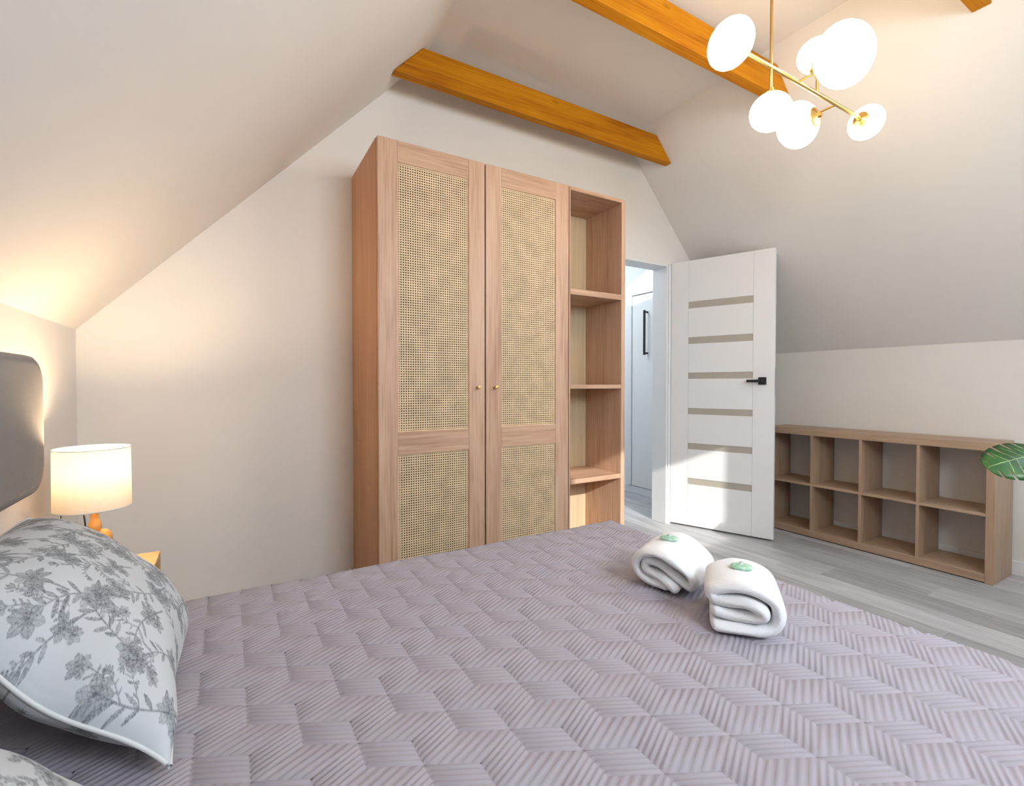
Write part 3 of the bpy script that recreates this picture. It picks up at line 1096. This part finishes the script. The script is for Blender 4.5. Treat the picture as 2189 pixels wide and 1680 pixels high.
# ------------------------------------------------------------------ nightstand, lamp
nx0, nx1, ny0, ny1, nz = XL + 0.02, -0.223, 1.715, 2.164, 0.480
ns = thing('nightstand', ((nx0 + nx1) / 2, (ny0 + ny1) / 2, 0), label='light oak bedside table half hidden by the floral pillow', cat='nightstand')
bbox_obj('top_panel', (nx0, nx1, ny0, ny1, nz - 0.018, nz), M_NIGHT, ns)
bbox_obj('side_panel', (nx0, nx1, ny0, ny0 + 0.018, 0.0, nz - 0.018), M_NIGHT, ns)
bbox_obj('side_panel', (nx0, nx1, ny1 - 0.018, ny1, 0.0, nz - 0.018), M_NIGHT, ns)
bbox_obj('shelf', (nx0 + 0.01, nx1 - 0.002, ny0 + 0.018, ny1 - 0.018, 0.30, 0.318), M_NIGHT, ns)
bbox_obj('bottom_panel', (nx0 + 0.01, nx1 - 0.002, ny0 + 0.018, ny1 - 0.018, 0.05, 0.068), M_NIGHT, ns)
bbox_obj('back_panel', (nx0, nx0 + 0.008, ny0 + 0.018, ny1 - 0.018, 0.0, nz - 0.018), M_NIGHT, ns, bev=0)
dr = bbox_obj('drawer', (nx1 - 0.020, nx1 - 0.002, ny0 + 0.021, ny1 - 0.021, 0.071, 0.297), M_NIGHT, ns)
bm = B()
lathe(bm, [(0.005, 0), (0.005, 0.012), (0.011, 0.016), (0.011, 0.022), (0, 0.024)], (nx1 - 0.002, (ny0 + ny1) / 2, 0.19), (1, 0, 0), 14)
mesh_obj('drawer_knob', bm, M_BLACK, dr, smooth=True)
tb = thing('small_box', (-0.30, 2.06, 0.318), label='small dark box on the open shelf of the bedside table', cat='box')
bbox_obj('box_body', (-0.36, -0.236, 1.985, 2.13, 0.3185, 0.400), plain('dark_card', (0.06, 0.055, 0.05), 0.6, noise=0.2, nscale=50), tb, bev=0.004)
bbox_obj('box_lid', (-0.362, -0.234, 1.983, 2.132, 0.400, 0.418), plain('dark_card_lid', (0.09, 0.08, 0.07), 0.6, noise=0.2, nscale=50), tb, bev=0.004)

LX, LY = -0.376, 1.985
lamp = thing('table_lamp', (LX, LY, nz), label='lit bedside lamp with a linen drum shade and turned wooden foot', cat='lamp')
bm = B()
lathe(bm, [(0.030, 0.0), (0.040, 0.003), (0.043, 0.010), (0.043, 0.118), (0.040, 0.133), (0.033, 0.141), (0.012, 0.143), (0.0, 0.143)], (LX + 0.004, LY, nz), seg=36)
mesh_obj('lamp_foot', bm, M_LAMPWOOD, lamp, smooth=True)
bm = B()
lathe(bm, [(0.0, 0.142), (0.012, 0.1425), (0.0165, 0.150), (0.0175, 0.158), (0.0155, 0.169), (0.011, 0.180), (0.0105, 0.196), (0.013, 0.204), (0.0, 0.205)], (LX + 0.003, LY, nz), seg=24)
mesh_obj('lamp_neck', bm, M_LAMPWOOD, lamp, smooth=True)
SR_, SZ0, SZ1 = 0.097, 0.700, 0.889
bm = B()
seg = 64
rings = []
for (rr, zz) in ((SR_, SZ0), (SR_ * 0.985, SZ1)):
    rings.append([bm.verts.new((LX + rr * math.cos(2 * math.pi * q / seg), LY + rr * math.sin(2 * math.pi * q / seg), zz)) for q in range(seg)])
for q in range(seg):
    bm.faces.new((rings[0][q], rings[0][(q + 1) % seg], rings[1][(q + 1) % seg], rings[1][q]))
sh = mesh_obj('lamp_shade', bm, M_SHADE, lamp, smooth='all')
for zz, rr in ((SZ0, SR_), (SZ1, SR_ * 0.985)):
    bm = B()
    tube(bm, [(LX + rr * math.cos(2 * math.pi * q / seg), LY + rr * math.sin(2 * math.pi * q / seg), zz) for q in range(seg + 1)], 0.0016, 6, cap=False)
    mesh_obj('shade_rim', bm, M_PIPING, sh, smooth='all')
bm = B()
for q in range(3):
    a = 2.1 * q + 0.4
    tube(bm, [(LX, LY, SZ1 - 0.03), (LX + 0.094 * math.cos(a), LY + 0.094 * math.sin(a), SZ1 - 0.006)], 0.0012, 6)
tube(bm, [(LX + 0.002, LY, nz + 0.204), (LX, LY, SZ1 - 0.03)], 0.004, 8)
mesh_obj('shade_holder', bm, M_BRASS, lamp, smooth=True)
bm = B()
lathe(bm, [(0.0, 0.0), (0.013, 0.004), (0.022, 0.022), (0.026, 0.040), (0.022, 0.058), (0.012, 0.067), (0.0, 0.069)], (LX, LY, 0.755), seg=20)
mesh_obj('bulb', bm, emission_mat('warm_bulb', (1.0, 0.72, 0.40), 4.0), lamp, smooth=True)
bm = B()
tube(bm, [(LX - 0.019, LY - 0.004, 0.705), (LX - 0.022, LY - 0.006, 0.68), (LX - 0.019, LY - 0.006, 0.65), (LX - 0.020, LY - 0.01, 0.6235)], 0.0022, 8)
tube(bm, [(LX - 0.07, LY - 0.03, 0.70), (LX - 0.071, LY - 0.03, 0.66), (LX - 0.071, LY - 0.03, 0.50)], 0.0016, 6)
mesh_obj('cord', bm, M_BLACK, lamp, smooth=True)
add_light('bedside_bulb', 'POINT', (LX, LY, 0.832), None, 21.0, (1.0, 0.73, 0.45), 0.03)

# ------------------------------------------------------------------ chandelier
CHX, CHY, CHZ = 1.66, 1.01, 2.213
ch = thing('chandelier', (CHX, CHY, ZC), label='brass chandelier with six lit opal glass globes', cat='chandelier')


def rod(name, p, q, rr, parent=ch):
    bm = B()
    tube(bm, [p, q], rr, 14)
    return mesh_obj(name, bm, M_BRASS, parent, smooth=True)


bm = B()
lathe(bm, [(0.0, 0.0), (0.055, 0.0), (0.06, 0.006), (0.06, 0.024), (0.055, 0.028), (0.0, 0.028)], (CHX, CHY, ZC - 0.0285), seg=32)
mesh_obj('ceiling_rose', bm, M_BRASS, ch, smooth=True)
rod('stem', (CHX, CHY, CHZ - 0.098), (CHX, CHY, ZC - 0.028), 0.0048)
rod('crossbar', (1.50, CHY, CHZ), (2.315, CHY, CHZ), 0.0075)


def globe(at, axis, rr, flat, cap=0.035):
    """Flattened opal globe; `at` is its centre, `axis` points away from the arm."""
    ax = Vector(axis).normalized()
    c = Vector(at)
    bm = B()
    n = 14
    prof_ = [(rr * math.sin(math.pi * q / n), -rr * flat * math.cos(math.pi * q / n)) for q in range(n + 1)]
    prof_[0] = (0, prof_[0][1])
    prof_[-1] = (0, prof_[-1][1])
    lathe(bm, prof_, c, ax, 32)
    g = mesh_obj('globe', bm, M_GLOBE, ch, smooth='all')
    cr = rr * 0.42
    h0 = -rr * flat * math.sqrt(1 - 0.42 ** 2)
    bm = B()
    lathe(bm, [(cr, h0 + 0.002), (cr * 1.02, h0 - 0.003), (cr * 0.85, h0 - rr * flat * 0.10), (0.010, -rr * flat - 0.008), (0.0085, -rr * flat - 0.02), (0.0, -rr * flat - 0.02)], c, ax, 28)
    mesh_obj('globe_cap', bm, M_BRASS, g, smooth=True)
    return g


globe((1.432, CHY, CHZ), (-1, 0, 0), 0.078, 0.76)
globe((2.352, CHY, CHZ - 0.004), (1, 0, 0), 0.070, 0.72)
rod('arm', (1.828, CHY, CHZ), (1.828, CHY - 0.055, CHZ), 0.0042)
globe((1.828, CHY - 0.156, CHZ + 0.008), (0, -1, 0), 0.104, 0.84)
rod('arm', (1.962, CHY, CHZ), (1.962, CHY, CHZ + 0.085), 0.0048)
globe((1.962, CHY, CHZ + 0.145), (0, 0, 1), 0.070, 0.85)
globe((CHX, CHY, CHZ - 0.158), (0, 0, -1), 0.069, 0.92)
rod('arm', (2.107, CHY, CHZ), (2.107, CHY + 0.075, CHZ), 0.0042)
globe((2.107, CHY + 0.152, CHZ - 0.012), (0, 1, 0), 0.094, 0.82)


# ------------------------------------------------------------------ rolled towels with soaps
def towel(label, o, e, path, thick, length, seed):
    """A terry towel folded over on itself: a closed strip section (s across, z up) swept along the fold axis."""
    e = Vector(e).normalized()
    ax = Vector((-e.y, e.x, 0))
    if ax.x < 0:
        ax = -ax
    o = Vector(o)
    rs = np.random.RandomState(seed)
    # smooth the path (Catmull-Rom) and offset it to both sides
    P = np.array(path, float)
    pts = []
    for i in range(len(P) - 1):
        p0, p1, p2, p3 = P[max(i - 1, 0)], P[i], P[i + 1], P[min(i + 2, len(P) - 1)]
        for q in np.linspace(0, 1, 9)[:-1]:
            pts.append(0.5 * ((2 * p1) + (-p0 + p2) * q + (2 * p0 - 5 * p1 + 4 * p2 - p3) * q ** 2 + (-p0 + 3 * p1 - 3 * p2 + p3) * q ** 3))
    pts.append(P[-1])
    pts = np.array(pts)
    tg = np.gradient(pts, axis=0)
    tg /= np.linalg.norm(tg, axis=1)[:, None] + 1e-9
    nr = np.stack([-tg[:, 1], tg[:, 0]], 1)
    h_ = thick / 2
    left = pts + nr * h_
    right = pts - nr * h_
    cap1 = [pts[-1] + h_ * (math.cos(a) * nr[-1] + math.sin(a) * tg[-1]) for a in np.linspace(0, math.pi, 6)[1:-1]]
    cap0 = [pts[0] + h_ * (-math.cos(a) * nr[0] - math.sin(a) * tg[0]) for a in np.linspace(0, math.pi, 6)[1:-1]]
    sec = np.array(list(left) + cap1 + list(right[::-1]) + cap0)
    sec[:, 1] = np.maximum(sec[:, 1], 0.0)
    cen = sec.mean(0)
    # sections along the axis, ends puffed in
    ks = [0.0, 0.012, 0.035, 0.08, 0.14, 0.5, 0.86, 0.92, 0.965, 0.988, 1.0]
    V, F = [], []
    n = len(sec)
    ph = rs.rand(6) * 6.28
    lay = np.concatenate([np.linspace(0, 1, len(pts)), np.ones(4), np.linspace(1, 0, len(pts)), np.zeros(4)])
    for kk in ks:
        d_end = min(kk, 1 - kk) * length
        shr = thick * 0.42 * (1 - min(1, d_end / (thick * 0.45))) ** 1.6
        stag = 0.010 * np.sin(lay * 9 + ph[0]) + 0.006 * np.sin(lay * 17 + ph[1])
        for m_ in range(n):
            mid = pts[min(m_, len(pts) - 1)] if m_ < len(pts) else (pts[-1] if m_ < len(pts) + 4 else (pts[max(0, 2 * len(pts) + 3 - m_)] if m_ < 2 * len(pts) + 4 else pts[0]))
            d = sec[m_] - mid
            ln = np.linalg.norm(d)
            q = sec[m_] - d / (ln + 1e-9) * min(shr, ln * 0.8)
            q = q + 0.0016 * np.array([math.sin(7 * kk * 3 + m_ * 0.4 + ph[2]), math.sin(5 * kk * 3 + m_ * 0.3 + ph[3])])
            along = kk * length + stag[m_] * (1 - 2 * kk)
            V.append(o + e * float(q[0]) + ax * float(along) + Vector((0, 0, max(0.0, float(q[1])))))
    for a in range(len(ks) - 1):
        for m_ in range(n):
            m2 = (m_ + 1) % n
            F.append((a * n + m_, a * n + m2, (a + 1) * n + m2, (a + 1) * n + m_))
    bm = B()
    vs = [bm.verts.new(v) for v in V]
    for f in F:
        bm.faces.new([vs[q] for q in f])
    # strip-wise end caps (quads between the two sides of the cloth)
    for a in (0, len(ks) - 1):
        L = len(pts)
        for m_ in range(L - 1):
            l0, l1 = a * n + m_, a * n + m_ + 1
            r0, r1 = a * n + (2 * L + 3 - m_), a * n + (2 * L + 3 - m_ - 1)
            try:
                bm.faces.new((vs[l0], vs[l1], vs[r1], vs[r0]))
            except ValueError:
                pass
        try:
            bm.faces.new([vs[a * n + L - 1]] + [vs[a * n + L + q] for q in range(4)] + [vs[a * n + L + 4]])
            bm.faces.new([vs[a * n + 2 * L + 3]] + [vs[a * n + 2 * L + 4 + q] for q in range(4)] + [vs[a * n]])
        except ValueError:
            pass
    bmesh.ops.recalc_face_normals(bm, faces=bm.faces)
    ob = mesh_obj('rolled_towel', bm, M_TOWEL, smooth='all', label=label, cat='towel', group='rolled white towels on the quilt')
    ob.data.transform(Matrix.Translation(-o))
    ob.location = o
    md = ob.modifiers.new('soft', 'SUBSURF')
    md.levels = 1
    md.render_levels = 1
    return ob, o, e, ax


ZT = ZB + 0.0065
# right towel: flat flap below, the cloth turned up at the right, over the top and rolled in on itself
pathR = [(0.030, 0.0140), (0.075, 0.0135), (0.120, 0.0150), (0.150, 0.026), (0.163, 0.052), (0.155, 0.082), (0.125, 0.102), (0.080, 0.106), (0.040, 0.098), (0.019, 0.084),
         (0.026, 0.070), (0.055, 0.071), (0.095, 0.074), (0.124, 0.068), (0.130, 0.052), (0.110, 0.043), (0.070, 0.042), (0.030, 0.043)]
TR = towel('rolled white towel nearer the viewer, on the right of the pair', (0.966, 0.744, ZT), (0.606, -0.795, 0), pathR, 0.0285, 0.20, 3)
# left towel: looser roll lying over to one side
pathL = [(0.100, 0.0130), (0.058, 0.0150), (0.024, 0.032), (0.016, 0.062), (0.036, 0.090), (0.075, 0.101), (0.115, 0.094), (0.150, 0.074), (0.172, 0.046), (0.164, 0.027),
         (0.136, 0.041), (0.104, 0.060), (0.070, 0.074), (0.046, 0.070), (0.044, 0.050), (0.070, 0.039), (0.100, 0.031), (0.126, 0.018)]
TL = towel('rolled white towel farther back, on the left of the pair', (1.000, 1.027, ZT), (0.383, -0.924, 0), [(a_ * 1.06, b_ * 1.06) for a_, b_ in pathL], 0.027, 0.195, 5)


def soap(tw, s, along, z, label):
    ob, o, e, ax = tw
    c = o + e * s + ax * along + Vector((0, 0, z))
    th = thing('wrapped_soap', c, label=label, cat='soap', group='wrapped green soaps on the towels')
    bm = B()
    n = 14
    R1, R2, R3 = 0.026, 0.021, 0.0065
    bmesh.ops.create_uvsphere(bm, u_segments=28, v_segments=16, radius=1.0)
    for v in bm.verts:
        p = v.co.copy()
        sx = math.copysign(abs(p.x) ** 0.75, p.x)
        sy = math.copysign(abs(p.y) ** 0.75, p.y)
        v.co = c + e * (sx * R1) + ax * (sy * R2) + Vector((0, 0, R3 * 0.9 + p.z * R3))
    mesh_obj('soap_bar', bm, M_SOAP, th, smooth='all')
    bm = B()
    top = c + Vector((0, 0, R3 * 1.75))
    lathe(bm, [(0.008, -0.001), (0.0035, 0.0012), (0.0025, 0.0026), (0.0055, 0.0045), (0.006, 0.0052), (0.0, 0.0046)], top + ax * 0.004, (0.2, 0.1, 1), 12)
    mesh_obj('wrapper_knot', bm, M_FILM, th, smooth='all')


soap(TR, 0.090, 0.110, 0.1190, 'green wrapped soap on the nearer, right-hand towel')
soap(TL, 0.085, 0.105, 0.1185, 'green wrapped soap on the farther, left-hand towel')

# ------------------------------------------------------------------ monstera at the right edge
PX, PY = 2.86, 0.16
plant = thing('potted_monstera', (PX, PY, 0), label='monstera plant reaching in at the right edge of the picture', cat='plant')
bm = B()
lathe(bm, [(0.0, 0.0), (0.105, 0.0), (0.112, 0.006), (0.140, 0.24), (0.142, 0.25), (0.134, 0.25), (0.128, 0.215), (0.0, 0.215)], (PX, PY, 0.0), seg=36)
mesh_obj('pot', bm, M_POT, plant, smooth=True)
bm = B()
lathe(bm, [(0.128, 0.0), (0.09, 0.006), (0.0, 0.010)], (PX, PY, 0.216), seg=24, cap=False)
mesh_obj('soil', bm, M_SOIL, plant, smooth=True)


def monstera_leaf(base, tipdir, up_, L, Wd, droop=0.25):
    """Heart-shaped blade with deep side cuts; base is the petiole joint."""
    f = Vector(tipdir).normalized()
    upv = Vector(up_)
    s = f.cross(upv).normalized()
    upn = s.cross(f).normalized()
    outline = []
    for sd in (1, -1):
        half = []
        nl = 5
        for q in range(121):
            tt = q / 120.0
            a = tt * math.pi
            rr = (0.5 - 0.5 * math.cos(a)) ** 0.62
            along = -0.16 + 1.16 * (1 - math.cos(a * 0.98)) / 2 * 1.0
            wdt = math.sin(a) ** 0.72 * (1.0 - 0.28 * tt)
            if tt < 0.12:
                along = -0.16 * math.sin(tt / 0.12 * math.pi / 2) + 0.02
            # slots between lobes
            ph = (tt - 0.24) / 0.58 * nl
            if 0 < ph < nl:
                fr = ph - math.floor(ph)
                if fr > 0.78:
                    wdt *= 0.22 + 0.78 * abs((fr - 0.89) / 0.11) ** 2.0
            half.append((along, wdt * 0.5 * sd))
        outline.append(half)
    bm = B()
    base = Vector(base)

    def pt(a, w):
        d = droop * (a ** 2) * L + 0.35 * abs(w) ** 1.5 * Wd
        return base + f * (a * L) + s * (w * Wd) + upn * (-d)
    mids = [bm.verts.new(pt(max(0.0, a), 0)) for a, w in outline[0]]
    for half in outline:
        rows = [mids]
        for fr in (0.33, 0.66, 1.0):
            rows.append([bm.verts.new(pt(max(0.0, a) * (1 - fr) + a * fr, w * fr)) for a, w in half])
        for ra, rb in zip(rows[:-1], rows[1:]):
            for q in range(len(mids) - 1):
                try:
                    bm.faces.new((ra[q], ra[q + 1], rb[q + 1], rb[q]))
                except ValueError:
                    pass
    bmesh.ops.dissolve_degenerate(bm, dist=1e-5, edges=bm.edges)
    bmesh.ops.remove_doubles(bm, verts=bm.verts, dist=2e-5)
    bmesh.ops.recalc_face_normals(bm, faces=bm.faces)
    lf = mesh_obj('leaf', bm, M_LEAF, plant, smooth='all')
    sol = lf.modifiers.new('thick', 'SOLIDIFY')
    sol.thickness = 0.0012
    bm = B()
    tube(bm, [pt(a, 0) + upn * 0.0012 for a in (0.0, 0.25, 0.5, 0.75, 0.97)], [0.0022, 0.002, 0.0016, 0.0012, 0.0006], 6)
    for sd in (1, -1):
        for a in (0.06, 0.20, 0.34, 0.48, 0.62):
            ed = 0.40 * (1.0 - 0.30 * a)
            tube(bm, [pt(a + 0.10 * q, sd * ed * q) + upn * 0.0010 for q in (0.02, 0.5, 0.95)], [0.0014, 0.0011, 0.0005], 5)
    mesh_obj('veins', bm, M_VEIN, lf, smooth=True)
    return lf


def petiole(p, q, bend):
    p, q = Vector(p), Vector(q)
    m_ = (p + q) / 2 + Vector(bend)
    pts = [p * (1 - t_) ** 2 + m_ * 2 * t_ * (1 - t_) + q * t_ ** 2 for t_ in np.linspace(0, 1, 9)]
    bm = B()
    tube(bm, pts, [0.006 - 0.003 * k_ / 8 for k_ in range(9)], 8)
    mesh_obj('stem', bm, M_STEM, plant, smooth=True)


LEAVES = [((2.74, 0.56, 0.815), (-0.85, 0.50, -0.10), (-0.55, -0.35, 0.75), 0.19, 0.22, (0.05, 0.10, 0.25)),
          ((3.10, 0.10, 0.88), (0.75, -0.25, -0.30), (0.3, -0.1, 1), 0.24, 0.25, (0, 0, 0.2)),
          ((2.80, -0.10, 0.92), (-0.15, -0.9, -0.30), (0, -0.3, 1), 0.25, 0.26, (0, 0, 0.2)),
          ((3.04, 0.30, 0.70), (0.85, 0.25, -0.35), (0.3, 0.2, 1), 0.20, 0.21, (0, 0, 0.15)),
          ((2.72, 0.05, 0.74), (-0.85, -0.4, -0.30), (-0.2, -0.3, 1), 0.21, 0.22, (0, 0, 0.15)),
          ((2.95, -0.05, 1.05), (0.35, -0.8, -0.2), (0, -0.3, 1), 0.26, 0.27, (0, 0, 0.2))]
for k_, (b_, f_, u_, L_, W_, bend) in enumerate(LEAVES):
    a = 6.28 * k_ / len(LEAVES)
    petiole((PX + 0.03 * math.cos(a), PY + 0.03 * math.sin(a), 0.22), b_, bend)
    monstera_leaf(b_, f_, u_, L_, W_)
